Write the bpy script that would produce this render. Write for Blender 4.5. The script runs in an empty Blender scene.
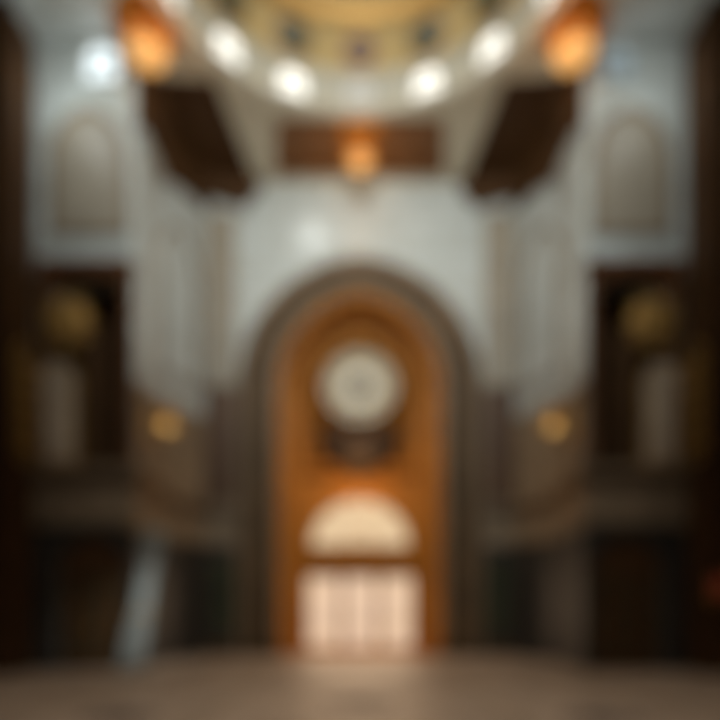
import bpy, bmesh, math, random
from mathutils import Vector, Matrix
from mathutils.geometry import tessellate_polygon
random.seed(7)
PI = math.pi
S = bpy.context.scene
C = S.collection

# ------------------------------------------------------------------ materials
def newmat(name):
    m = bpy.data.materials.new(name); m.use_nodes = True
    nt = m.node_tree
    return m, nt, nt.nodes['Principled BSDF']

def setp(b, rough=.5, metal=0, spec=.5):
    b.inputs['Roughness'].default_value = rough
    b.inputs['Metallic'].default_value = metal
    b.inputs['Specular IOR Level'].default_value = spec

def c4(c): return (c[0], c[1], c[2], 1)

def marble(name, base, vein, scale=.6, rough=.35, cloud=.0, spec=.4, cloudcol=None):
    """stone with irregular veins and larger clouds of a second tone"""
    m, nt, b = newmat(name); N = nt.nodes; L = nt.links
    tc = N.new('ShaderNodeTexCoord')
    n1 = N.new('ShaderNodeTexNoise'); n1.inputs['Scale'].default_value = scale
    n1.inputs['Detail'].default_value = 8; n1.inputs['Distortion'].default_value = 1.6
    L.new(tc.outputs['Object'], n1.inputs['Vector'])
    r1 = N.new('ShaderNodeValToRGB')
    e = r1.color_ramp.elements
    e[0].position = .40; e[0].color = c4(base); e[1].position = .60; e[1].color = c4(base)
    mid = r1.color_ramp.elements.new(.5); mid.color = c4(vein)
    L.new(n1.outputs['Fac'], r1.inputs['Fac'])
    n2 = N.new('ShaderNodeTexNoise'); n2.inputs['Scale'].default_value = scale*.45
    L.new(tc.outputs['Object'], n2.inputs['Vector'])
    r2 = N.new('ShaderNodeValToRGB')
    r2.color_ramp.elements[0].position = .45; r2.color_ramp.elements[1].position = .62
    L.new(n2.outputs['Fac'], r2.inputs['Fac'])
    mx = N.new('ShaderNodeMixRGB'); L.new(r1.outputs['Color'], mx.inputs['Color1'])
    mx.inputs['Color2'].default_value = c4(cloudcol or vein)
    mul = N.new('ShaderNodeMath'); mul.operation = 'MULTIPLY'; mul.inputs[1].default_value = cloud
    L.new(r2.outputs['Color'], mul.inputs[0]); L.new(mul.outputs[0], mx.inputs['Fac'])
    L.new(mx.outputs['Color'], b.inputs['Base Color'])
    setp(b, rough, 0, spec)
    return m

def tessera(name, base, alt, scale=14, rough=.4, metal=0):
    """mosaic of small cubes"""
    m, nt, b = newmat(name); N = nt.nodes; L = nt.links
    tc = N.new('ShaderNodeTexCoord')
    v = N.new('ShaderNodeTexVoronoi'); v.inputs['Scale'].default_value = scale
    L.new(tc.outputs['Object'], v.inputs['Vector'])
    sep = N.new('ShaderNodeSeparateColor'); L.new(v.outputs['Color'], sep.inputs['Color'])
    n = N.new('ShaderNodeTexNoise'); n.inputs['Scale'].default_value = .8
    L.new(tc.outputs['Object'], n.inputs['Vector'])
    ad = N.new('ShaderNodeMath'); ad.operation = 'ADD'; L.new(sep.outputs[0], ad.inputs[0]); L.new(n.outputs['Fac'], ad.inputs[1])
    hf = N.new('ShaderNodeMath'); hf.operation = 'MULTIPLY'; hf.inputs[1].default_value = .5; L.new(ad.outputs[0], hf.inputs[0])
    mx = N.new('ShaderNodeMixRGB'); mx.inputs['Color1'].default_value = c4(base); mx.inputs['Color2'].default_value = c4(alt)
    L.new(hf.outputs[0], mx.inputs['Fac']); L.new(mx.outputs['Color'], b.inputs['Base Color'])
    bp = N.new('ShaderNodeBump'); bp.inputs['Strength'].default_value = .15; bp.inputs['Distance'].default_value = .02
    L.new(v.outputs['Distance'], bp.inputs['Height']); L.new(bp.outputs['Normal'], b.inputs['Normal'])
    setp(b, rough, metal)
    return m

def ashlar(name, base, alt, mortar, w=1.5, h=.7, rough=.4, vein=.3):
    """slabs of cut stone in courses; the pattern runs on the face whichever way it looks"""
    m, nt, b = newmat(name); N = nt.nodes; L = nt.links
    tc = N.new('ShaderNodeTexCoord'); sp = N.new('ShaderNodeSeparateXYZ'); L.new(tc.outputs['Object'], sp.inputs[0])
    ad = N.new('ShaderNodeMath'); ad.operation = 'ADD'; L.new(sp.outputs[0], ad.inputs[0]); L.new(sp.outputs[1], ad.inputs[1])
    cb = N.new('ShaderNodeCombineXYZ'); L.new(ad.outputs[0], cb.inputs[0]); L.new(sp.outputs[2], cb.inputs[1])
    br = N.new('ShaderNodeTexBrick'); L.new(cb.outputs[0], br.inputs['Vector'])
    br.inputs['Scale'].default_value = 1; br.inputs['Brick Width'].default_value = w; br.inputs['Row Height'].default_value = h
    br.inputs['Mortar Size'].default_value = .012
    br.inputs['Color1'].default_value = c4(base); br.inputs['Color2'].default_value = c4(alt); br.inputs['Mortar'].default_value = c4(mortar)
    n1 = N.new('ShaderNodeTexNoise'); n1.inputs['Scale'].default_value = .9; n1.inputs['Detail'].default_value = 9; n1.inputs['Distortion'].default_value = 1.5
    L.new(tc.outputs['Object'], n1.inputs['Vector'])
    rp = N.new('ShaderNodeValToRGB'); rp.color_ramp.elements[0].position = .47; rp.color_ramp.elements[1].position = .53
    rp.color_ramp.elements[0].color = (0,0,0,1); rp.color_ramp.elements[1].color = (0,0,0,1)
    q = rp.color_ramp.elements.new(.5); q.color = (1,1,1,1)
    L.new(n1.outputs['Fac'], rp.inputs['Fac'])
    mu = N.new('ShaderNodeMath'); mu.operation = 'MULTIPLY'; mu.inputs[1].default_value = vein; L.new(rp.outputs['Color'], mu.inputs[0])
    mx = N.new('ShaderNodeMixRGB'); L.new(mu.outputs[0], mx.inputs['Fac']); L.new(br.outputs['Color'], mx.inputs['Color1']); mx.inputs['Color2'].default_value = c4(mortar)
    L.new(mx.outputs['Color'], b.inputs['Base Color'])
    setp(b, rough)
    return m

def wood(name, dark, light, scale=1.2, rough=.4, axis='Z', spec=.22):
    m, nt, b = newmat(name); N = nt.nodes; L = nt.links
    tc = N.new('ShaderNodeTexCoord'); mp = N.new('ShaderNodeMapping'); L.new(tc.outputs['Object'], mp.inputs['Vector'])
    mp.inputs['Scale'].default_value = (9, 9, 1) if axis == 'Z' else (1, 9, 9)
    n = N.new('ShaderNodeTexNoise'); n.inputs['Scale'].default_value = scale; n.inputs['Detail'].default_value = 7; n.inputs['Distortion'].default_value = .6
    L.new(mp.outputs['Vector'], n.inputs['Vector'])
    r = N.new('ShaderNodeValToRGB'); r.color_ramp.elements[0].position = .32; r.color_ramp.elements[1].position = .68
    r.color_ramp.elements[0].color = c4(dark); r.color_ramp.elements[1].color = c4(light)
    L.new(n.outputs['Fac'], r.inputs['Fac']); L.new(r.outputs['Color'], b.inputs['Base Color'])
    setp(b, rough, 0, spec)
    return m

def metal(name, col, rough=.35, met=1):
    m, nt, b = newmat(name); N = nt.nodes; L = nt.links
    tc = N.new('ShaderNodeTexCoord'); n = N.new('ShaderNodeTexNoise'); n.inputs['Scale'].default_value = 9
    L.new(tc.outputs['Object'], n.inputs['Vector'])
    mx = N.new('ShaderNodeMixRGB'); mx.inputs['Color1'].default_value = c4(col); mx.inputs['Color2'].default_value = c4([k*.55 for k in col])
    L.new(n.outputs['Fac'], mx.inputs['Fac']); L.new(mx.outputs['Color'], b.inputs['Base Color'])
    setp(b, rough, met)
    return m

def glow(name, col, strength, col2=None, scale=1.5):
    """lit glass"""
    m, nt, b = newmat(name); N = nt.nodes; L = nt.links
    tc = N.new('ShaderNodeTexCoord'); n = N.new('ShaderNodeTexNoise'); n.inputs['Scale'].default_value = scale
    L.new(tc.outputs['Object'], n.inputs['Vector'])
    mx = N.new('ShaderNodeMixRGB'); mx.inputs['Color1'].default_value = c4(col); mx.inputs['Color2'].default_value = c4(col2 or [k*.8 for k in col])
    L.new(n.outputs['Fac'], mx.inputs['Fac']); L.new(mx.outputs['Color'], b.inputs['Emission Color'])
    b.inputs['Emission Strength'].default_value = strength
    b.inputs['Base Color'].default_value = c4([k*.12 for k in col]); setp(b, .3, 0, .3)
    return m

M = {}
M['pale'] = ashlar('pale_stone', (.47,.50,.475), (.41,.43,.40), (.24,.23,.19), 1.3, .62, .35)
M['pale_plain'] = marble('pale_marble', (.46,.48,.45), (.30,.29,.25), .5, .3, .25)
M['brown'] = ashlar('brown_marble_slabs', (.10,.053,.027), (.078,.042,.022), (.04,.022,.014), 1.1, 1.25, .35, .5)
M['grey_brown'] = marble('grey_brown_marble', (.098,.056,.024), (.058,.034,.014), 1.1, .6, .4, .15)
M['tan'] = marble('tan_limestone', (.24,.175,.11), (.16,.115,.07), .9, .5, .3)
M['sand'] = ashlar('sand_stone', (.30,.26,.195), (.26,.225,.17), (.17,.14,.10), .9, .62, .45)
M['dim_glass'] = glow('dim_daylit_glass', (.85,.8,.68), .8)
M['green'] = marble('dark_green_marble', (.020,.024,.013), (.045,.05,.028), 1.5, .35, .2)
M['black'] = marble('black_marble', (.022,.02,.017), (.04,.036,.03), 1.2, .4, .2)
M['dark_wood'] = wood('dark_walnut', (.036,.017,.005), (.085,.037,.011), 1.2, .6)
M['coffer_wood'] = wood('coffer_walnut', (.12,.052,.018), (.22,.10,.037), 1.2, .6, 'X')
M['orange_wood'] = wood('amber_oak', (.28,.098,.012), (.49,.185,.02), 1.1, .5, 'Z', .12)
M['screen_wood'] = wood('russet_oak', (.11,.034,.003), (.21,.072,.005), 1.1, .6, 'Z', .04)  # darker oak; shade of the upper screen put into its colour
M['red_wood'] = wood('red_brown_mahogany', (.07,.026,.009), (.14,.052,.016), 1.1, .5)
M['gold'] = metal('gilding', (.62,.36,.10), .45, .55)
M['bronze'] = metal('dark_bronze', (.065,.04,.024), .65, .3)
M['beige'] = tessera('cream_mosaic', (.50,.46,.36), (.40,.36,.27), 12, .4)
M['goldmos'] = tessera('gold_mosaic', (.46,.33,.13), (.38,.28,.12), 12, .75, 0)
M['greenmos'] = tessera('green_mosaic', (.055,.075,.045), (.04,.055,.035), 16, .4)
M['purplemos'] = tessera('plum_mosaic', (.07,.045,.05), (.12,.07,.06), 16, .4)
M['floor'] = marble('floor_stone', (.34,.255,.185), (.24,.18,.13), .55, .55, .25)
M['inlay'] = marble('dark_inlay_stone', (.035,.03,.03), (.06,.05,.05), 1.5, .8, .2, .1)
M['curtain'] = marble('pale_blue_grey_cloth', (.30,.32,.295), (.23,.245,.23), 2.5, .85, .2, .1)  # pale tone of the cloth that carries the light streak
M['relief'] = marble('relief_plaster', (.56,.45,.32), (.38,.29,.2), 1.5, .6, .4)
M['cool_glass'] = glow('daylit_glass', (.98,.93,.80), 2.1, (.85,.85,.8))
M['side_glass'] = glow('daylit_side_glass', (.80,.90,.92), 1.8)
M['door_glass'] = glow('bright_door_glass', (.90,.62,.37), .93, (.84,.60,.46))
M['fan_glass'] = glow('bright_fanlight_glass', (.92,.68,.40), .92, (.80,.6,.38))
M['rose_glass'] = glow('cream_rose_glass', (.46,.33,.125), .74, (.36,.27,.11))
M['amber_glass'] = glow('amber_glass', (.85,.24,.035), .85, (.7,.18,.03))
M['yellow_glass'] = glow('yellow_glass', (1.0,.50,.15), 1.1)
M['candle_glass'] = glow('candle_lit_glass', (1.0,.42,.08), .04)
M['red_glass'] = glow('ruby_glass', (.5,.07,.03), .12)

# ------------------------------------------------------------------ geometry helpers
class Fr:
    """a plane in the place: origin, u, v and the outward direction n"""
    def __init__(s, o, u, v, n): s.o, s.u, s.v, s.n = Vector(o), Vector(u).normalized(), Vector(v).normalized(), Vector(n).normalized()
    def __call__(s, a, b, d=0): return s.o + s.u*a + s.v*b + s.n*d

def front(y, x=0, z=0): return Fr((x,y,z), (1,0,0), (0,0,1), (0,-1,0))

def plate(bm, fr, outer, holes=(), d0=0, d1=.1):
    """a slab with real thickness between distances d0 and d1 from the plane, with openings cut through"""
    loops = [list(outer)] + [list(h) for h in holes]
    flat = [p for l in loops for p in l]
    tris = tessellate_polygon([[Vector((p[0], p[1], 0)) for p in l] for l in loops])
    va = [bm.verts.new(fr(p[0], p[1], d0)) for p in flat]
    vb = [bm.verts.new(fr(p[0], p[1], d1)) for p in flat]
    for t in tris:
        try: bm.faces.new([vb[i] for i in t]); bm.faces.new([va[i] for i in reversed(t)])
        except ValueError: pass
    k = 0
    for l in loops:
        n = len(l)
        for i in range(n):
            j = (i+1) % n
            try: bm.faces.new([va[k+i], va[k+j], vb[k+j], vb[k+i]])
            except ValueError: pass
        k += n

def box(bm, x0, x1, y0, y1, z0, z1, bev=0):
    fr = Fr((0,0,0), (1,0,0), (0,1,0), (0,0,1))
    if not bev:
        plate(bm, fr, [(x0,y0),(x1,y0),(x1,y1),(x0,y1)], (), z0, z1); return
    r = bmesh.ops.create_cube(bm, size=1)
    bmesh.ops.transform(bm, matrix=Matrix.Translation(((x0+x1)/2,(y0+y1)/2,(z0+z1)/2)) @ Matrix.Diagonal((x1-x0, y1-y0, z1-z0, 1)), verts=r['verts'])
    es = list({e for v in r['verts'] for e in v.link_edges})
    bmesh.ops.bevel(bm, geom=es, offset=bev, segments=2, affect='EDGES')

def lathe(bm, prof, o=(0,0,0), axis=(0,0,1), seg=32, a0=0, a1=2*PI, sx=1, sy=1):
    """turn a profile of (radius, height) about an axis"""
    ax = Vector(axis).normalized()
    q = Vector((0,0,1)).rotation_difference(ax).to_matrix() if ax.z > -.999 else Matrix.Rotation(PI, 3, 'X')
    full = abs(a1-a0-2*PI) < 1e-6
    n = seg if full else seg+1
    rows = []
    for r, h in prof:
        if r < 1e-6: rows.append([bm.verts.new(Vector(o)+q @ Vector((0,0,h)))]*n); continue
        rows.append([bm.verts.new(Vector(o)+q @ Vector((r*math.cos(a0+(a1-a0)*i/seg)*sx, r*math.sin(a0+(a1-a0)*i/seg)*sy, h))) for i in range(n)])
    for a, b in zip(rows, rows[1:]):
        for i in range(seg):
            j = (i+1) % n
            vs = []
            for v in (a[i], a[j], b[j], b[i]):
                if v not in vs: vs.append(v)
            if len(vs) > 2:
                try: bm.faces.new(vs)
                except ValueError: pass

def tube(bm, pts, r, seg=8):
    pts = [Vector(p) for p in pts]; rings = []
    for i, p in enumerate(pts):
        t = (pts[min(i+1, len(pts)-1)] - pts[max(i-1, 0)]).normalized()
        s = t.cross(Vector((0,0,1)) if abs(t.z) < .9 else Vector((1,0,0))).normalized(); w = t.cross(s)
        rings.append([bm.verts.new(p + s*r*math.cos(2*PI*k/seg) + w*r*math.sin(2*PI*k/seg)) for k in range(seg)])
    for a, b in zip(rings, rings[1:]):
        for k in range(seg): bm.faces.new([a[k], a[(k+1)%seg], b[(k+1)%seg], b[k]])
    bm.faces.new(rings[0][::-1]); bm.faces.new(rings[-1])

def mesh(name, fn, mat, parent=None, smooth=False, kind=None):
    bm = bmesh.new(); fn(bm)
    bmesh.ops.remove_doubles(bm, verts=bm.verts, dist=1e-5)
    bmesh.ops.recalc_face_normals(bm, faces=bm.faces)
    me = bpy.data.meshes.new(name); bm.to_mesh(me); bm.free()
    me.materials.append(M[mat])
    if smooth:
        for p in me.polygons: p.use_smooth = True
    o = bpy.data.objects.new(name, me); C.objects.link(o)
    if parent:
        o.parent = parent; o.matrix_parent_inverse = Matrix.Translation(parent.location).inverted() if not parent.rotation_euler.z else parent.matrix_basis.inverted()
    if kind: o['kind'] = kind
    return o

def empty(name, loc=(0,0,0)):
    o = bpy.data.objects.new(name, None); C.objects.link(o); o.location = loc; o.empty_display_size = .2
    return o
def thing(name, label, cat, loc=(0,0,0), group=None):
    o = empty(name, loc); o['label'] = label; o['category'] = cat
    if group: o['group'] = group
    return o
def struct(name, fn, mat, parent=None, smooth=False): return mesh(name, fn, mat, parent, smooth, None if parent else 'structure')
def sempty(name, loc=(0,0,0)):
    o = empty(name, loc); o['kind'] = 'structure'; return o

def arc(a, z0, rise, n=14):
    """points of a pointed (or round) arch from right spring over the top to left spring, centred at 0"""
    c = (rise*rise - a*a)/(2*a); R = a + c
    th = math.atan2(rise, c)
    rt = [(-c + R*math.cos(th*i/n), z0 + R*math.sin(th*i/n)) for i in range(n+1)]
    return rt + [(-x, z) for x, z in rt[-2::-1]]
def arch(a, zb, zs, rise, cx=0, n=14):
    return [(cx+x, z) for x, z in [(-a, zb), (a, zb)] + arc(a, zs, rise, n)]
def rect(x0, x1, z0, z1): return [(x0,z0),(x1,z0),(x1,z1),(x0,z1)]
def circ(r, cx=0, cz=0, n=40): return [(cx+r*math.cos(2*PI*i/n), cz+r*math.sin(2*PI*i/n)) for i in range(n)]

# ------------------------------------------------------------------ dimensions (metres)
YB = 20.0            # end wall
ZC = 15.2            # ceiling
DY, DR = 12.3, 4.7   # dome centre and radius
PX = 5.45            # inner edge of the side piers
PY0, PY1 = 15.0, 16.6
WX = 8.5             # aisle walls
ZL = 4.0             # ledge
CH = ((-5.9, 17.4), (-5.0, YB))   # slanting corner wall

# ------------------------------------------------------------------ floor
struct('floor', lambda bm: box(bm, -9.2, 9.2, -7, 21.4, -.2, 0), 'floor')
fl = bpy.data.objects['floor']
def roundel(x, y, r):
    def f(bm):
        plate(bm, Fr((x,y,0),(1,0,0),(0,1,0),(0,0,1)), circ(r), [circ(r*.82)], 0, .003)
        plate(bm, Fr((x,y,0),(1,0,0),(0,1,0),(0,0,1)), [((r*.72 if i%2==0 else r*.42)*math.cos(PI*i/8+.39), (r*.72 if i%2==0 else r*.42)*math.sin(PI*i/8+.39)) for i in range(16)], (), 0, .003)
    mesh('floor_inlay', f, 'inlay', fl)
for x, y, r in ((0,9.7,.55),(-3.25,8.4,.5),(3.25,8.4,.5)): roundel(x, y, r)
def stripes(bm):
    for x in (-4.6, -2.1, 2.1, 4.6): box(bm, x-.05, x+.05, -6, 19.6, 0, .002)
    for y in (4, 12.5, 18.6): box(bm, -8, 8, y-.06, y+.06, 0, .0025)
mesh('floor_banding', stripes, 'tan', fl)

# ------------------------------------------------------------------ end wall with the portal
fb = front(YB)
PA, PS, PR = 2.66, 8.55, 3.1
struct('wall_back', lambda bm: plate(bm, fb, rect(-5.15,5.15,0,ZC+.2), [arch(PA, .0001, PS, PR, 0, 18)], -.9, 0), 'pale')
wb = bpy.data.objects['wall_back']
for s in (-1, 1):
    a, b = (s*3.8, s*5.0)
    mesh('marble_panelling', lambda bm: plate(bm, fb, rect(min(a,b), max(a,b), ZL+.9, 8.7), (), 0, .05), 'brown', wb)
    mesh('stone_pilaster', lambda bm: (plate(bm, fb, rect(min(s*4.0,s*4.98), max(s*4.0,s*4.98), 8.7, 14.2), (), 0, .07), plate(bm, fb, rect(min(s*3.94,s*4.98), max(s*3.94,s*4.98), 8.62, 8.9), (), 0, .13)), 'sand', wb)
    mesh('dado_panelling', lambda bm: plate(bm, fb, rect(min(s*3.8,b), max(s*3.8,b), .35, 3.5), (), 0, .07), 'black', wb)
    def grn(bm):
        x0, x1 = min(s*4.0, s*4.8), max(s*4.0, s*4.8)
        plate(bm, fb, rect(x0, x1, .7, 3.1), (), .07, .10)
    mesh('green_marble_panel', grn, 'green', wb)
    mesh('panel_border', lambda bm: plate(bm, fb, rect(min(s*3.95,s*4.85), max(s*3.95,s*4.85), .65, 3.15), [rect(min(s*4.0,s*4.8), max(s*4.0,s*4.8), .7, 3.1)], .07, .13), 'grey_brown', wb)
# broad grey-brown archivolt and its mouldings
struct('trim_1', lambda bm: plate(bm, fb, arch(3.84, 0, PS, 4.15, 0, 20), [arch(PA+.02, .0002, PS, PR+.02, 0, 18)], 0, .16), 'grey_brown')
def mould(bm):
    for o_, w_, d_ in ((3.92,.12,.24), (3.4,.06,.2), (2.80,.07,.22)):
        rise = PR + (o_-PA)*.88
        plate(bm, fb, arch(o_, .35, PS, rise, 0, 20), [arch(o_-w_, .351, PS, rise-w_, 0, 20)], .02, d_)
struct('trim_2', mould, 'tan')

# wood lining of the deep arch
struct('trim_3', lambda bm: plate(bm, fb, arch(PA-.005, 0, PS, PR-.005, 0, 20), [arch(PA-.2, .0003, PS, PR-.2, 0, 20)], -1.1, .04), 'orange_wood')
# the wooden screen: a wall of oak with round window, fanlight and doorway
YS = 21.0
fs = front(YS)
RZ, RR = 9.05, 1.27
FW = 1.66
struct('wall_portal', lambda bm: plate(bm, fs, arch(PA-.19, 0, PS, PR-.19, 0, 20),
       [circ(RR, 0, RZ, 48), arch(FW, 3.58, 3.60, 1.58, 0, 16), rect(-1.86, 1.86, .001, 2.68)], -.15, 0), 'screen_wood')
wp = bpy.data.objects['wall_portal']
def lower_panels(bm):
    plate(bm, fs, rect(-2.46, 2.46, 2.74, 5.62), [arch(FW+.1, 3.48, 3.6, 1.68, 0, 16)], 0, .03)
    for s in (-1, 1): plate(bm, fs, rect(min(s*1.88,s*2.46), max(s*1.88,s*2.46), 0, 2.74), (), 0, .03)
mesh('oak_boarding', lower_panels, 'orange_wood', wp)  # lighter oak carries the glow round the doors in its colour
def screen_ribs(bm):
    # inner arch band, uprights and carved panels of the screen
    plate(bm, fs, arch(2.45, .0, PS, 2.86, 0, 20), [arch(2.28, .001, PS, 2.67, 0, 20)], 0, .12)
    plate(bm, fs, arch(2.0, 6.2, PS, 2.42, 0, 20), [arch(1.86, 6.34, PS, 2.26, 0, 20)], 0, .09)
    for s in (-1, 1):
        x = s*2.12
        plate(bm, fs, rect(x-.1, x+.1, 0, PS), (), 0, .12)
    plate(bm, fs, rect(-2.3, 2.3, 5.62, 5.86), (), 0, .14)
    plate(bm, fs, rect(-2.3, 2.3, 2.84, 3.1), (), 0, .14)
    plate(bm, fs, rect(-2.3, 2.3, 3.3, 3.42), (), 0, .10)
    for s in (-1, 1):
        plate(bm, fs, rect(min(s*1.45,s*1.95), max(s*1.45,s*1.95), 6.5, 7.6), [rect(min(s*1.53,s*1.87), max(s*1.53,s*1.87), 6.58, 7.52)], 0, .05)
    for k in range(9):
        plate(bm, fs, circ(.09, -1.76+k*.44, 2.97, 12), (), .14, .17)
mesh('screen_mouldings', screen_ribs, 'orange_wood', wp)

# round window
w = sempty('window_1', (0, YS, RZ))
mesh('window_frame', lambda bm: (plate(bm, fs, circ(RR+.14,0,RZ,48), [circ(RR-.03,0,RZ,48)], -.02, .12)), 'screen_wood', w)
mesh('window_glass', lambda bm: plate(bm, fs, circ(RR-.01,0,RZ,48), (), -.10, -.08), 'rose_glass', w)
def tracery(bm):
    plate(bm, fs, circ(.34,0,RZ,24), [circ(.27,0,RZ,24)], -.07, .0)
    plate(bm, fs, circ(.95,0,RZ,36), [circ(.89,0,RZ,36)], -.07, .0)
    for k in range(12):
        a = 2*PI*k/12; d = Vector((math.cos(a), math.sin(a))); p = Vector((-d.y, d.x))*.022
        q = [d*.30+p, d*.30-p, d*1.26-p, d*1.26+p]
        plate(bm, fs, [(v.x, RZ+v.y) for v in q][::-1], (), -.07, -.01)
    for k in range(12):
        a = 2*PI*(k+.5)/12
        plate(bm, fs, circ(.15, math.cos(a)*1.09, RZ+math.sin(a)*1.09, 14), [circ(.115, math.cos(a)*1.09, RZ+math.sin(a)*1.09, 14)], -.07, -.01)
mesh('window_tracery', tracery, 'bronze', w)
mesh('centre_boss', lambda bm: lathe(bm, [(0,.0),(.24,.0),(.26,.03),(.18,.07),(.08,.09),(0,.1)], (0,YS+.07,RZ), (0,-1,0), 24), 'bronze', w, True)

# fanlight
w = sempty('window_2', (0, YS, 3.58))
mesh('window_frame', lambda bm: plate(bm, fs, arch(FW+.12, 3.46, 3.6, 1.70, 0, 16), [arch(FW-.03, 3.62, 3.63, 1.54, 0, 16)], -.02, .1), 'orange_wood', w)
mesh('window_glass', lambda bm: plate(bm, fs, arch(FW-.01, 3.59, 3.6, 1.57, 0, 16), (), -.10, -.08), 'fan_glass', w)
def fan(bm):
    plate(bm, fs, arch(.55, 3.6, 3.62, .54, 0, 10), [arch(.49, 3.66, 3.67, .43, 0, 10)], -.07, -.01)
    for k in range(1, 6):
        a = PI*k/6; d = Vector((math.cos(a), math.sin(a))); p = Vector((-d.y, d.x))*.018
        plate(bm, fs, [(v.x, 3.62+v.y) for v in (d*.5-p, d*1.55-p, d*1.55+p, d*.5+p)], (), -.07, -.01)
mesh('glazing_bars', fan, 'orange_wood', w)

# glazed doors: three leaves
for i, cx in enumerate((-1.24, 0, 1.24)):
    d = sempty('door_%d' % (i+1), (cx, YS, 0))
    x0, x1 = cx-.615, cx+.615
    mesh('door_frame', lambda bm: plate(bm, fs, rect(x0,x1,.01,2.67), [rect(x0+.09,x1-.09,.20,2.58)], -.1, -.02), 'orange_wood', d)
    mesh('door_glass', lambda bm: plate(bm, fs, rect(x0+.08,x1-.08,.19,2.59), (), -.07, -.05), 'door_glass', d)
    mesh('glazing_bar', lambda bm: plate(bm, fs, rect(x0+.09,x1-.09,1.04,1.09), (), -.05, -.025), 'orange_wood', d)
    hx = x1-.05 if i < 2 else x0+.05
    mesh('door_handle', lambda bm: tube(bm, [(hx,YS+.02,.95),(hx,YS-.06,.98),(hx,YS-.06,1.3),(hx,YS+.02,1.33)], .014), 'gold', d)

# dark bronze balcony beneath the round window
b = thing('balcony', 'dark bronze bowl-shaped balcony beneath the cream round window', 'balcony', (0, YS, 6.1))
mesh('bowl', lambda bm: lathe(bm, [(.0,-.02),(.2,0),(.42,.05),(.75,.2),(1.08,.45),(1.27,.75),(1.34,1.1),(1.4,1.15),(1.4,1.24),(0,1.24)], (0,YS,6.05), (0,0,1), 28, PI, 2*PI, 1, .55), 'bronze', b, True)
mesh('pendant_finial', lambda bm: lathe(bm, [(0,-.34),(.06,-.32),(.1,-.24),(.05,-.16),(.14,-.08),(.2,0),(0,.02)], (0,YS-.12,6.03), (0,0,1), 16), 'bronze', b, True)
mesh('hand_rail', lambda bm: tube(bm, [(1.32*math.cos(a), YS-.01+.7*math.sin(a), 7.62) for a in [PI+PI*i/20 for i in range(21)]], .04), 'bronze', b, True)
for k in range(13):
    a = PI + PI*(k+.25)/12.5
    x, y = 1.3*math.cos(a), YS-.01+.69*math.sin(a)
    mesh('baluster', lambda bm: lathe(bm, [(.03,0),(.035,.03),(.02,.1),(.045,.15),(.02,.24),(.03,.32),(.03,.36)], (x,y,7.26), (0,0,1), 8), 'bronze', b, True)

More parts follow.
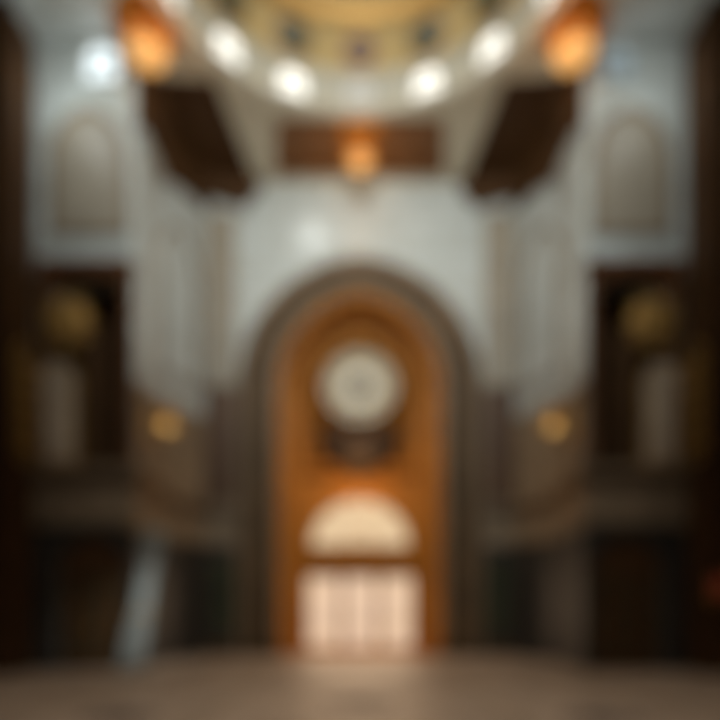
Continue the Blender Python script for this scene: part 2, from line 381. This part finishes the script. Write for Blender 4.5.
# ------------------------------------------------------------------ corner walls, piers, aisles
def side(s):
    L = 'left' if s < 0 else 'right'
    # slanting corner wall
    p0, p1 = Vector((s*5.9, 17.4, 0)), Vector((s*5.0, YB+.05, 0))
    u = (p1-p0).normalized(); n = Vector((-u.y, u.x, 0))
    if n.x*s > 0: n = -n
    fc = Fr(p0, u, (0,0,1), n); ln = (p1-p0).length
    cw = struct('wall_corner_'+L, lambda bm: plate(bm, fc, rect(0, ln, 0, ZC+.2), (), -.5, 0), 'pale')
    mesh('marble_panelling', lambda bm: plate(bm, fc, rect(-.02, ln-.06, ZL+.9, 7.6), (), 0, .04), 'tan', cw)
    mesh('dado_panelling', lambda bm: plate(bm, fc, rect(.0, ln-.06, 0, 3.5), (), 0, .06), 'black', cw)
    mesh('arch_moulding', lambda bm: plate(bm, fc, arch(1.05, 8.3, 11.6, 1.4, ln/2), [arch(.93, 8.42, 11.6, 1.26, ln/2)], 0, .07), 'tan', cw)
    mesh('timber_frieze', lambda bm: plate(bm, fc, [(-.02,13.75),(ln*.55,14.25),(ln-.02,14.35),(ln-.02,ZC),(-.02,ZC)], (), 0, .14), 'dark_wood', cw)
    # short wall between pier and corner wall
    sw = struct('wall_inner_'+L, lambda bm: box(bm, min(s*5.9,s*6.5), max(s*5.9,s*6.5), PY1-.1, 17.5, 0, ZC+.2), 'pale')
    mesh('lower_facing', lambda bm: box(bm, min(s*5.9,s*5.84), max(s*5.9,s*5.84), PY1-.1, 17.42, 3.5, 7.6), 'tan', sw)
    mesh('dado_panelling', lambda bm: box(bm, min(s*5.9,s*5.82), max(s*5.9,s*5.82), PY1-.1, 17.42, 0, 3.5), 'black', sw)
    # pier with a tall niche above and a doorway below, facing the nave
    x0, x1 = sorted((s*PX, s*WX))
    fp = front(PY0)
    ncx = s*6.55; na = .98
    pier = struct('wall_pier_'+L, lambda bm: plate(bm, fp, rect(x0, x1, 0, ZC+.2),
        [arch(na, ZL+.85, 8.6, .98, ncx), arch(.86, .001, 2.35, .9, s*6.45)], -1.0, 0), 'pale')
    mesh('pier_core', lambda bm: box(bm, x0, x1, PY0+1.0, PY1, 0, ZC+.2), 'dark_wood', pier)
    # facing of red-brown timber round the niche
    mesh('niche_surround', lambda bm: plate(bm, fp, rect(min(s*5.46,s*7.72), max(s*5.46,s*7.72), ZL+.92, 9.75), [arch(na-.03, ZL+.9, 8.6, .95, ncx)], 0, .12), 'red_wood', pier)
    mesh('niche_cornice', lambda bm: (plate(bm, fp, rect(min(s*5.42,s*7.7), max(s*5.42,s*7.7), 9.6, 9.8), (), 0, .3), plate(bm, fp, rect(min(s*5.5,s*7.6), max(s*5.5,s*7.6), 9.45, 9.6), (), 0, .2)), 'red_wood', pier)
    for cx in (5.62, 7.62):
        mesh('niche_colonnette', lambda bm: lathe(bm, [(.0,0),(.13,0),(.13,.12),(.09,.18),(.08,.3),(.075,4.1),(.1,4.2),(.14,4.4),(.14,4.5),(0,4.5)], (s*cx,PY0-.2,ZL+.92), (0,0,1), 14), 'dark_wood', pier, True)
    mesh('niche_back', lambda bm: plate(bm, fp, arch(na+.02, ZL+.8, 8.6, 1.0, ncx), (), -.95, -.85), 'dark_wood', pier)
    mesh('dado_panelling', lambda bm: plate(bm, fp, rect(x0, x1, .0, 3.45), [arch(.85, .0005, 2.35, .89, s*6.45)], 0, .05), 'black', pier)
    # ledge running round
    def ledge(bm):
        for z0, z1, d in ((3.5,3.68,.12),(3.68,4.55,.05),(4.55,4.72,.2),(4.72,4.9,.32)):
            plate(bm, fp, rect(x0-(.0 if s<0 else d), x1+(d if s<0 else 0), z0, z1), (), 0, d)
            a, b_ = sorted((s*PX, s*(PX-d)))
            box(bm, a, b_, PY0, PY1, z0, z1)
            plate(bm, fc, rect(-.1, ln-.02, z0, z1), (), 0, d)
            plate(bm, fb, rect(min(s*3.93,s*5.0), max(s*3.93,s*5.0), z0, z1), (), 0, d)
    struct('trim_ledge_'+L, ledge, 'tan')
    # dark door in the lower arch
    dr = sempty('door_%d' % (4 if s < 0 else 5), (s*6.45, PY0+.4, 0))
    mesh('door_leaf', lambda bm: plate(bm, fp, arch(.87, .005, 2.35, .91, s*6.45), (), -.14, -.06), 'dark_wood', dr)
    for k in (-1, 1):
        mesh('door_panel', lambda bm: plate(bm, fp, rect(s*6.45+k*.42-.3, s*6.45+k*.42+.3, .3, 2.2), [rect(s*6.45+k*.42-.22, s*6.45+k*.42+.22, .38, 2.12)], -.06, -.02), 'green', dr)
    mesh('door_handle', lambda bm: lathe(bm, [(0,0),(.03,0),(.02,.04),(.05,.07),(.04,.1),(0,.11)], (s*6.45-.07,PY0+.06,1.05), (0,-1,0), 12), 'gold', dr, True)
    # pale facing of the pier's inner edge, with capital and base
    def edge(bm):
        a, b_ = sorted((s*PX, s*(PX-.09)))
        box(bm, a, b_, PY0+.25, PY1-.25, 7.0, 13.0)
        a, b_ = sorted((s*PX, s*(PX-.2)))
        box(bm, a, b_, PY0+.1, PY1-.1, 13.0, 13.12)
    struct('trim_pier_'+L, edge, 'pale_plain')
    def lowedge(bm):
        a, b_ = sorted((s*PX, s*(PX-.09))); box(bm, a, b_, PY0-.01, PY1-.1, 4.9, 6.8)
        a, b_ = sorted((s*PX, s*(PX-.14))); box(bm, a, b_, PY0-.03, PY1-.05, 6.8, 7.0)
    struct('trim_stone_'+L, lowedge, 'tan')
    def cap(bm):
        for z0, z1, k in ((13.12,13.5,.12),(13.5,14.3,.2),(14.3,ZC,.3)):
            a, b_ = sorted((s*PX, s*(PX-k))); box(bm, a, b_, PY0+.02, PY1+.1, z0, z1)
    struct('trim_capital_'+L, cap, 'dark_wood')
    def low(bm):
        a, b_ = sorted((s*PX, s*(PX-.05)))
        box(bm, a, b_, PY0-.05, PY1, 0, 3.45)
    struct('trim_plinth_'+L, low, 'black')
    # blind arch mouldings high on the pier face
    mesh('blind_arch_infill', lambda bm: plate(bm, fp, arch(.84, 10.6, 12.4, 1.06, ncx), (), 0, .02), 'sand', pier)
    struct('trim_arch_'+L, lambda bm: plate(bm, fp, arch(.95, 10.5, 12.4, 1.2, ncx), [arch(.82, 10.63, 12.4, 1.04, ncx)], 0, .08), 'tan')
    # dark pilaster against the aisle wall
    pa, pb = sorted((s*7.88, s*WX))
    def pil(bm):
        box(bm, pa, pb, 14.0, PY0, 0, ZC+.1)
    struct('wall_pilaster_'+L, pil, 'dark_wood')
    def capb(bm):
        a, b_ = sorted((s*7.8, s*WX))
        for z0, z1, y in ((0,.5,13.9),(14.5,14.9,13.9),(14.9,15.1,13.82)): box(bm, a, b_, y, 14.02, z0, z1)
    struct('trim_pilaster_'+L, capb, 'dark_wood')
    a, b_ = sorted((s*WX, s*(WX+.5)))
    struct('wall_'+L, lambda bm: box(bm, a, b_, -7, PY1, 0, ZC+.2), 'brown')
    # small high window beside the ceiling
    wx = s*6.22
    w = sempty('window_%d' % (3 if s < 0 else 4), (wx, PY0, 14.2))
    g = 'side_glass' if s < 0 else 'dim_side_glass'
    mesh('window_frame', lambda bm: plate(bm, fp, arch(.46, 14.12, 14.65, .46, wx, 8), [arch(.38, 14.2, 14.65, .38, wx, 8)], 0, .12), 'pale_plain', w)
    mesh('window_glass', lambda bm: plate(bm, fp, arch(.39, 14.19, 14.65, .39, wx, 8), (), .03, .05), g, w)
    mesh('glazing_bars', lambda bm: (plate(bm, fp, rect(wx-.015,wx+.015,14.2,15.02), (), .05, .08), plate(bm, fp, rect(wx-.38,wx+.38,14.6,14.63), (), .05, .08)), 'bronze', w)
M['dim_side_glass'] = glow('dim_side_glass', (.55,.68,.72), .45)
side(-1); side(1)
struct('wall_front', lambda bm: box(bm, -9, 9, -7.4, -7, 0, ZC+.2), 'brown')
struct('baseboard_back', lambda bm: [plate(bm, fb, rect(min(s*3.93,s*4.95), max(s*3.93,s*4.95), 0, .35), (), 0, .12) for s in (-1,1)], 'grey_brown')

# ------------------------------------------------------------------ ceiling with timber coffers, drum and dome
fcl = Fr((0,0,ZC), (1,0,0), (0,1,0), (0,0,-1))
dome_hole = [(x, DY+y) for x, y in circ(DR, 0, 0, 64)]
mid = [(-2.35,17.35),(2.35,17.35),(2.7,19.6),(-2.7,19.6)]
def dg(s):
    p = [(-5.95,15.95),(-3.75,16.1),(-3.35,19.85),(-4.9,19.85),(-5.75,17.5)]
    return p if s < 0 else [(-x,y) for x,y in p][::-1]
struct('ceiling', lambda bm: plate(bm, fcl, rect(-8.6,8.6,-7,YB+.6), [dome_hole, mid, dg(-1), dg(1)], -.3, 0), 'beige')
ce = bpy.data.objects['ceiling']
def grow(poly, k):
    cx = sum(p[0] for p in poly)/len(poly); cy = sum(p[1] for p in poly)/len(poly)
    return [(cx+(x-cx)*k, cy+(y-cy)*k) for x, y in poly]
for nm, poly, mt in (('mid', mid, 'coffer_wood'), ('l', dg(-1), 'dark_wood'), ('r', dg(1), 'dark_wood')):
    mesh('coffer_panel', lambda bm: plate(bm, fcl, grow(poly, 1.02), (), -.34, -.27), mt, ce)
    if nm == 'mid': mesh('coffer_centre_panel', lambda bm: plate(bm, fcl, rect(-.52,.52,17.5,19.45), (), -.27, -.14), 'orange_wood', ce)
    mesh('coffer_moulding', lambda bm: (plate(bm, fcl, poly, [grow(poly,.93)], -.27, .03), plate(bm, fcl, grow(poly,.7), [grow(poly,.64)], -.27, -.2), plate(bm, fcl, grow(poly,.4), [grow(poly,.34)], -.27, -.2)), mt, ce)

for s in (-1, 1):
    # carved timber corbels closing the corners under the ceiling
    def corb(bm):
        q = [(s*5.05,ZC),(s*3.15,ZC),(s*3.3,14.85),(s*3.75,14.35),(s*4.3,14.55),(s*5.05,14.75)]
        plate(bm, fb, q, (), 0, .3); plate(bm, fb, [(s*4.1+(x-s*4.1)*.72, 14.95+(z-14.95)*.6) for x, z in q], (), .3, .36)
    struct('trim_corbel_'+('left' if s < 0 else 'right'), corb, 'dark_wood')
DZ0, DZ1 = ZC-.15, 17.9
def drum(bm):
    lathe(bm, [(DR,DZ0),(DR+.02,DZ1),(DR+.4,DZ1),(DR+.4,ZC),(DR+.0,ZC-.15)], (0,DY,0), (0,0,1), 64)
struct('wall_drum', drum, 'beige', None, True)
def ring(bm):
    for z, h, d in ((ZC-.12,.14,.12), (16.02,.10,.10)):
        lathe(bm, [(DR+.02,z),(DR-d,z),(DR-d,z+h),(DR+.02,z+h)], (0,DY,0), (0,0,1), 64)
struct('trim_ring', ring, 'beige')
struct('trim_cornice', lambda bm: lathe(bm, [(DR+.02,17.5),(DR-.12,17.5),(DR-.22,17.7),(DR-.22,17.85),(DR+.02,17.9)], (0,DY,0), (0,0,1), 64), 'gold', None)
struct('trim_frieze', lambda bm: lathe(bm, [(DR+.01,16.12),(DR-.03,16.12),(DR-.03,17.5),(DR+.01,17.5)], (0,DY,0), (0,0,1), 64), 'goldmos', None, False)
struct('ceiling_dome', lambda bm: (lathe(bm, [((DR+.02)*math.cos(a), DZ1+(DR)*math.sin(a)) for a in [PI/2*i/16 for i in range(15)]] , (0,DY,0), (0,0,1), 64),
        lathe(bm, [((DR+.3)*math.cos(a), DZ1+(DR+.3)*math.sin(a)) for a in [PI/2*i/16 for i in range(15)]] , (0,DY,0), (0,0,1), 64)), 'goldmos', None, True)

def drum_frame(th):
    """plane on the inside of the drum; th from the far point, positive to the right"""
    o = Vector((DR*math.sin(th), DY+DR*math.cos(th), 0))
    n = -Vector((math.sin(th), math.cos(th), 0))
    return Fr(o, (math.cos(th), -math.sin(th), 0), (0,0,1), n)
STEP = 22.9
for i, k in enumerate((-2,-1,0,1,2,-3,3)):
    fd = drum_frame(math.radians(k*STEP))
    w = sempty('window_%d' % (5+i), fd(0, 15.3, 0))
    mesh('window_frame', lambda bm: plate(bm, fd, arch(.44, 15.12, 15.5, .44, 0, 10), [arch(.36, 15.2, 15.5, .36, 0, 10)], -.0, .14), 'pale_plain', w)
    mesh('window_glass', lambda bm: plate(bm, fd, arch(.37, 15.19, 15.5, .37, 0, 10), (), .05, .07), 'cool_glass' if k else 'dim_glass', w)
    mesh('glazing_bars', lambda bm: (plate(bm, fd, rect(-.012,.012,15.2,15.86), (), .07, .10), plate(bm, fd, rect(-.36,.36,15.48,15.505), (), .07, .10)), 'bronze', w)
names = {-2:'leftmost green mosaic roundel high on the dome drum', -1:'green mosaic roundel left of the dark plum roundel on the dome drum',
         0:'dark plum mosaic roundel over the middle window of the dome drum', 1:'green mosaic roundel right of the dark plum roundel on the dome drum', 2:'rightmost green mosaic roundel high on the dome drum'}
for k in (-2,-1,0,1,2):
    fd = drum_frame(math.radians(k*STEP)); z = 16.78 if k else 16.7; r = .50 if k else .44
    t = thing('roundel', names[k], 'medallion', fd(0, z, .03), 'mosaic roundels on the dome drum')
    di = mesh('disc', lambda bm: plate(bm, fd, circ(r, 0, z, 32), (), .03, .08), 'greenmos' if k else 'purplemos', t)
    mesh('rim', lambda bm: plate(bm, fd, circ(r+.07, 0, z, 32), [circ(r-.01, 0, z, 32)], .03, .12), 'gold', t)
    mesh('star', lambda bm: plate(bm, fd, [((.26 if i%2==0 else .11)*math.cos(PI*i/8), z+(.26 if i%2==0 else .11)*math.sin(PI*i/8)) for i in range(16)], (), .08, .1), 'bronze', di)

for s in (-1, 1):
    struct('trim_rose_'+('left' if s < 0 else 'right'), lambda bm: (plate(bm, fcl, circ(.78, s*4.98, 14.5, 32), [circ(.3, s*4.98, 14.5, 24)], 0, .06), plate(bm, fcl, circ(.6, s*4.98, 14.5, 32), [circ(.5, s*4.98, 14.5, 32)], .06, .1)), 'orange_wood')  # added discs; lantern glow on the ceiling put into their orange colour
for s in (-1, 1):
    struct('trim_soffit_'+('left' if s < 0 else 'right'), lambda bm: box(bm, min(s*5.8,s*8.4), max(s*5.8,s*8.4), 10.5, PY0-.02, ZC-.06, ZC+.02), 'pale_plain')
# ------------------------------------------------------------------ hanging amber lanterns
def lantern(name_label, x, y, zt, zb, r):
    t = thing('amber_lantern', name_label, 'lantern', (x,y,zb), 'amber lanterns hanging from the ceiling')
    h = zt-zb
    mesh('canopy', lambda bm: lathe(bm, [(0,0),(r*.5,0),(r*.5,-.04),(r*.2,-.12),(0,-.12)], (x,y,ZC+(.27 if y>16 else 0)), (0,0,1), 20), 'bronze', t, True)
    mesh('hanging_rod', lambda bm: tube(bm, [(x,y,ZC+(.2 if y>16 else -.05)),(x,y,zt-.08)], .03), 'bronze', t)
    mesh('glass_shade', lambda bm: lathe(bm, [(r*.55,zt-.1),(r*.92,zt-h*.3),(r,zt-h*.55),(r*.96,zb+h*.28)], (x,y,0), (0,0,1), 16), 'amber_glass', t, True)
    mesh('glass_bowl', lambda bm: lathe(bm, [(r*.96,zb+h*.28),(r*.8,zb+h*.12),(r*.45,zb+.03),(0,zb)], (x,y,0), (0,0,1), 16), 'yellow_glass', t, True)
    mesh('cap', lambda bm: lathe(bm, [(0,zt),(r*.2,zt-.02),(r*.6,zt-.09),(r*.6,zt-.13),(0,zt-.13)], (x,y,0), (0,0,1), 16), 'bronze', t, True)
    def cage(bm):
        for k in range(8):
            a = 2*PI*k/8
            tube(bm, [(x+q*math.cos(a)*1.015, y+q*math.sin(a)*1.015, z) for q, z in ((r*.56,zt-.1),(r*.93,zt-h*.3),(r,zt-h*.55),(r*.97,zb+h*.28),(r*.8,zb+h*.12),(r*.46,zb+.03))], .014, 6)
    mesh('cage', cage, 'bronze', t)
    mesh('finial', lambda bm: lathe(bm, [(0,-.16),(.03,-.13),(.05,-.09),(.02,-.05),(.05,0),(0,.01)], (x,y,zb), (0,0,1), 12), 'gold', t, True)
lantern('amber glass lantern hanging in the middle over the tall arch', 0, 18.3, 15.25, 14.5, .36)
lantern('left amber glass lantern hanging beside the left pier', -5.0, 14.55, 15.13, 14.28, .50)
lantern('right amber glass lantern hanging beside the right pier', 5.0, 14.55, 15.13, 14.28, .50)

# ------------------------------------------------------------------ fittings on the piers
for s in (-1, 1):
    L = 'left' if s < 0 else 'right'
    fp = front(PY0)
    # gilded starburst in the head of the niche
    x, z = s*7.0, 8.35
    t = thing('gilded_starburst', 'large gilded starburst ornament in the head of the %s niche' % L, 'ornament', (x, PY0-.13, z), 'gilded starbursts in the niches')
    mesh('rays', lambda bm: plate(bm, fp, [(x+(.74 if i%2==0 else .50)*math.cos(PI*i/12), z+(.74 if i%2==0 else .50)*math.sin(PI*i/12)) for i in range(24)], (), .14, .2), 'gold', t)
    mesh('disc', lambda bm: lathe(bm, [(0,0),(.46,0),(.45,.05),(.37,.08),(.28,.05),(.1,.12),(0,.14)], (x,PY0-.2,z), (0,-1,0), 24), 'gold', t, True)
    mesh('mounting_arm', lambda bm: tube(bm, [(x,PY0-.16,z),(x,PY0+.86,z)], .04), 'gold', t)
    # pale relief panel in gilt frame
    x0, x1 = sorted((s*6.72, s*7.42)); 
    t = thing('relief_panel', 'pale stone relief panel in a gilt frame in the %s niche' % L, 'relief', ((x0+x1)/2, PY0-.3, 5.0), 'pale relief panels in the niches')
    fr_ = front(PY0-.16)
    sl = mesh('slab', lambda bm: plate(bm, fr_, arch(.48, 4.92, 6.9, .48, s*7.22, 10), (), 0, .08), 'relief', t)
    mesh('gilt_frame', lambda bm: plate(bm, fr_, arch(.53, 4.9, 6.9, .53, s*7.22, 10), [arch(.47, 4.97, 6.9, .47, s*7.22, 10)], .0, .13), 'gold', t)
    def fig(bm):
        cx = s*7.22
        plate(bm, fr_, [(cx-.3,5.05),(cx+.3,5.05),(cx+.22,5.9),(cx+.27,6.3),(cx+.1,6.55),(cx-.1,6.55),(cx-.27,6.3),(cx-.22,5.9)], (), .08, .15)
        plate(bm, fr_, circ(.14, cx, 6.75, 16), (), .08, .16)
    mesh('carved_figure', fig, 'relief', sl)
    # tall gilt candlestick panel on the pilaster
    cx = 0
    t = thing('gilded_plaque', 'tall gilded lozenge plaque on the inner side of the dark %s pilaster' % L, 'ornament', (s*7.88, 14.5, 5.0), 'gilded plaques on the pilasters')
    f2 = Fr((s*7.86, 14.5, 0), (0,1,0), (0,0,1), (-s,0,0))
    mesh('panel', lambda bm: plate(bm, f2, arch(.4, 4.95, 7.2, .5, cx, 8), [arch(.32, 5.03, 7.2, .4, cx, 8)], 0, .06), 'gold', t)
    def orn(bm):
        for k in range(5):
            zc = 5.32+k*.46
            plate(bm, f2, [(cx-.28,zc),(cx,zc-.22),(cx+.28,zc),(cx,zc+.22)], [circ(.06, cx, zc, 12)], .0, .05)
    mesh('lozenge_ornament', orn, 'gold', t)
    # sconce
    x, y, z = s*PX, 15.6, 6.0
    t = thing('wall_sconce', 'gilded wall sconce on the inner edge of the %s pier' % L, 'sconce', (s*(PX-.09), y, z), 'gilded sconces on the piers')
    d = -s
    mesh('backplate', lambda bm: lathe(bm, [(0,0),(.26,0),(.28,.03),(.2,.06),(0,.07)], (x+d*.09,y,z), (d,0,0), 20), 'gold', t, True)
    mesh('arm', lambda bm: tube(bm, [(x+d*.12,y,z-.05),(x+d*.3,y,z-.3),(x+d*.5,y,z-.3),(x+d*.58,y,z-.12)], .03), 'gold', t, True)
    lb = mesh('lamp_bowl', lambda bm: lathe(bm, [(.05,-.15),(.15,-.08),(.27,.02),(.3,.1),(.28,.1),(.1,.0)], (x+d*.58,y,z), (0,0,1), 20), 'gold', t, True)
    mesh('glass_shade', lambda bm: lathe(bm, [(.2,.06),(.26,.2),(.22,.42),(.1,.58),(0,.6)], (x+d*.58,y,z), (0,0,1), 16), 'candle_glass', lb, True)
    mesh('crest', lambda bm: plate(bm, Fr((x+d*.09,y,z),(0,1,0),(0,0,1),(d,0,0)), [(-.2,.2),(.2,.2),(.28,.5),(.12,.55),(0,.8),(-.12,.55),(-.28,.5)], (), 0, .05), 'gold', t)

# added cloth standing in for the streak of light on the left pier
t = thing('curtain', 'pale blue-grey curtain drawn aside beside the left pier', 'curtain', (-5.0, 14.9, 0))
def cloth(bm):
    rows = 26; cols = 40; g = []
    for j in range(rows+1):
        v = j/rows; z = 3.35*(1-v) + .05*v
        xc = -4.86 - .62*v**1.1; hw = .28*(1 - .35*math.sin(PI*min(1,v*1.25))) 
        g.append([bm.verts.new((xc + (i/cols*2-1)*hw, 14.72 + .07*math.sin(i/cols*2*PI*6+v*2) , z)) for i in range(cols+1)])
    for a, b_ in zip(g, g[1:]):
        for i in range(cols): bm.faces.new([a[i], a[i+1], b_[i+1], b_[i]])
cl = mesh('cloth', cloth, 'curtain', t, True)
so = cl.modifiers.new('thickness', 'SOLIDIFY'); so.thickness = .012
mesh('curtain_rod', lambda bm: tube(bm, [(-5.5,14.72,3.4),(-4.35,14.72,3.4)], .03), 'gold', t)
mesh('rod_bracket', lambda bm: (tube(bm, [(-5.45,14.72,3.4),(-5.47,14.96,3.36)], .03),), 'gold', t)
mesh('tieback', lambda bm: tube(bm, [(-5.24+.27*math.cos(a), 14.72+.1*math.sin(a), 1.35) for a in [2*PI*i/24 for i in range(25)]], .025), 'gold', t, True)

# ruby votive lamp on the right pilaster
t = thing('votive_lamp', 'small ruby glass votive lamp on the dark right pilaster', 'lamp', (8.0, 14, 1.7))
mesh('backplate', lambda bm: plate(bm, front(14.0), arch(.1, 1.55, 2.1, .12, 8.0, 6), (), 0, .04), 'gold', t)
mesh('arm', lambda bm: tube(bm, [(8.0,13.97,1.7),(8.0,13.85,1.62),(8.0,13.74,1.66)], .018), 'gold', t, True)
mesh('cup', lambda bm: lathe(bm, [(0,0),(.06,0),(.15,.08),(.16,.1),(0,.1)], (8.0,13.74,1.66), (0,0,1), 16), 'gold', t, True)
mesh('glass', lambda bm: lathe(bm, [(.12,.08),(.17,.25),(.17,.42),(.13,.5),(0,.5)], (8.0,13.74,1.66), (0,0,1), 16), 'red_glass', t, True)

# ------------------------------------------------------------------ light
def area(name, loc, tgt, size, power, col, sy=None, shape='DISK', spread=None):
    l = bpy.data.lights.new(name, 'AREA'); l.energy = power; l.color = col; l.shape = shape; l.size = size
    if sy: l.size_y = sy
    if spread: l.spread = math.radians(spread)
    o = bpy.data.objects.new(name, l); C.objects.link(o); o.location = loc
    o.rotation_euler = (Vector(tgt)-Vector(loc)).to_track_quat('-Z', 'Y').to_euler()
    return o
def point(name, loc, power, col, r=.2):
    l = bpy.data.lights.new(name, 'POINT'); l.energy = power; l.color = col; l.shadow_soft_size = r
    o = bpy.data.objects.new(name, l); C.objects.link(o); o.location = loc; return o
def spot(name, loc, tgt, ang, power, col, blend=.7, r=.2):
    l = bpy.data.lights.new(name, 'SPOT'); l.energy = power; l.color = col; l.spot_size = math.radians(ang); l.spot_blend = blend; l.shadow_soft_size = r
    o = bpy.data.objects.new(name, l); C.objects.link(o); o.location = loc
    o.rotation_euler = (Vector(tgt)-Vector(loc)).to_track_quat('-Z', 'Y').to_euler(); return o
area('dome_daylight', (0, DY, 21.8), (0, DY, 0), 3.0, 170, (1.0,.97,.90))  # fill added at the out-of-view dome top to light the walls
area('clerestory_daylight', (0, 6.5, 14.9), (0, 20, 12.0), 4, 900, (.93,.98,.97), spread=100)  # added fill aimed at the end wall; no clerestory is built
for s in (-1, 1):
    point('window_light', (s*6.75, 13.9, 13.5), 48 if s < 0 else 26, (.88,.98,1.0), .4)
    spot('pier_daylight', (-s*1.5, 5, 13.8), (s*6.6, 15, 12.2), 34, 400 if s < 0 else 250, (.94,.99,.95), .9, .5)  # added fill brightening the pier faces
spot('window_beam', (-3.2, 12, 15.6), (-1.55, 20, 13.6), 10, 1500, (.95,.97,1.0), .9)  # spot added for the bright patch above the portal, not from a window
point('portal_lamp', (0, 19.6, 5.75), 90, (1,.60,.27), .25)  # added light without a fixture, warms the portal wood
point('lantern_light', (0, 18.3, 14.2), 26, (1,.6,.3), .3)
spot('coffer_light', (0, 16.9, 13.6), (0, 18.5, 15.4), 75, 110, (1,.75,.5), .8, .2)  # added fill in mid-air, brightens the middle coffer
for s in (-1, 1):
    point('lantern_light', (s*4.4, 14.2, 14.2), 26, (1,.50,.18), .3)
    spot('ledge_uplight', (s*4.6, 14.6, 5.1), (s*2.6, 17.8, 15.2), 62, 800, (1,.97,.86), .8, .3)  # added fill lifting the ceiling; no fitting stands on the ledge
area('door_daylight', (0, YS-.2, 1.7), (0, 10, 0), 3.6, 90, (1,.70,.45), 2.4, 'RECTANGLE')
area('curtain_daylight', (-3.6, 12.6, 3.2), (-5.2, 14.8, 1.2), .6, 9, (.93,.98,1), spread=50)  # added fill brightening the pale cloth by the left pier
area('nave_daylight', (0, 3, 14), (0, 10, 0), 4, 215, (1,.91,.80), spread=75)  # added fill from above to lift the floor
wd = bpy.data.worlds.new('world'); S.world = wd; wd.use_nodes = True
wd.node_tree.nodes['Background'].inputs['Color'].default_value = (1,.93,.84,1); wd.node_tree.nodes['Background'].inputs['Strength'].default_value = .3

# ------------------------------------------------------------------ camera: level, soft out-of-focus lens as in the photograph
cam = bpy.data.cameras.new('camera'); co = bpy.data.objects.new('camera', cam); C.objects.link(co)
co.location = (0, 0, 1.45); co.rotation_euler = (PI/2, 0, 0)
cam.sensor_width = 36; cam.lens = 31; cam.shift_y = 250/720
cam.clip_start = .02
import os
cam.dof.use_dof = True
cam.dof.focus_distance = .5
cam.dof.aperture_fstop = 1.15
S.camera = co
S.view_settings.view_transform = 'Standard'; S.view_settings.look = 'None'
S.view_settings.exposure = 0; S.view_settings.gamma = 1; S.view_settings.use_curve_mapping = False
S.cycles.use_denoising = True
S.cycles.max_bounces = 6
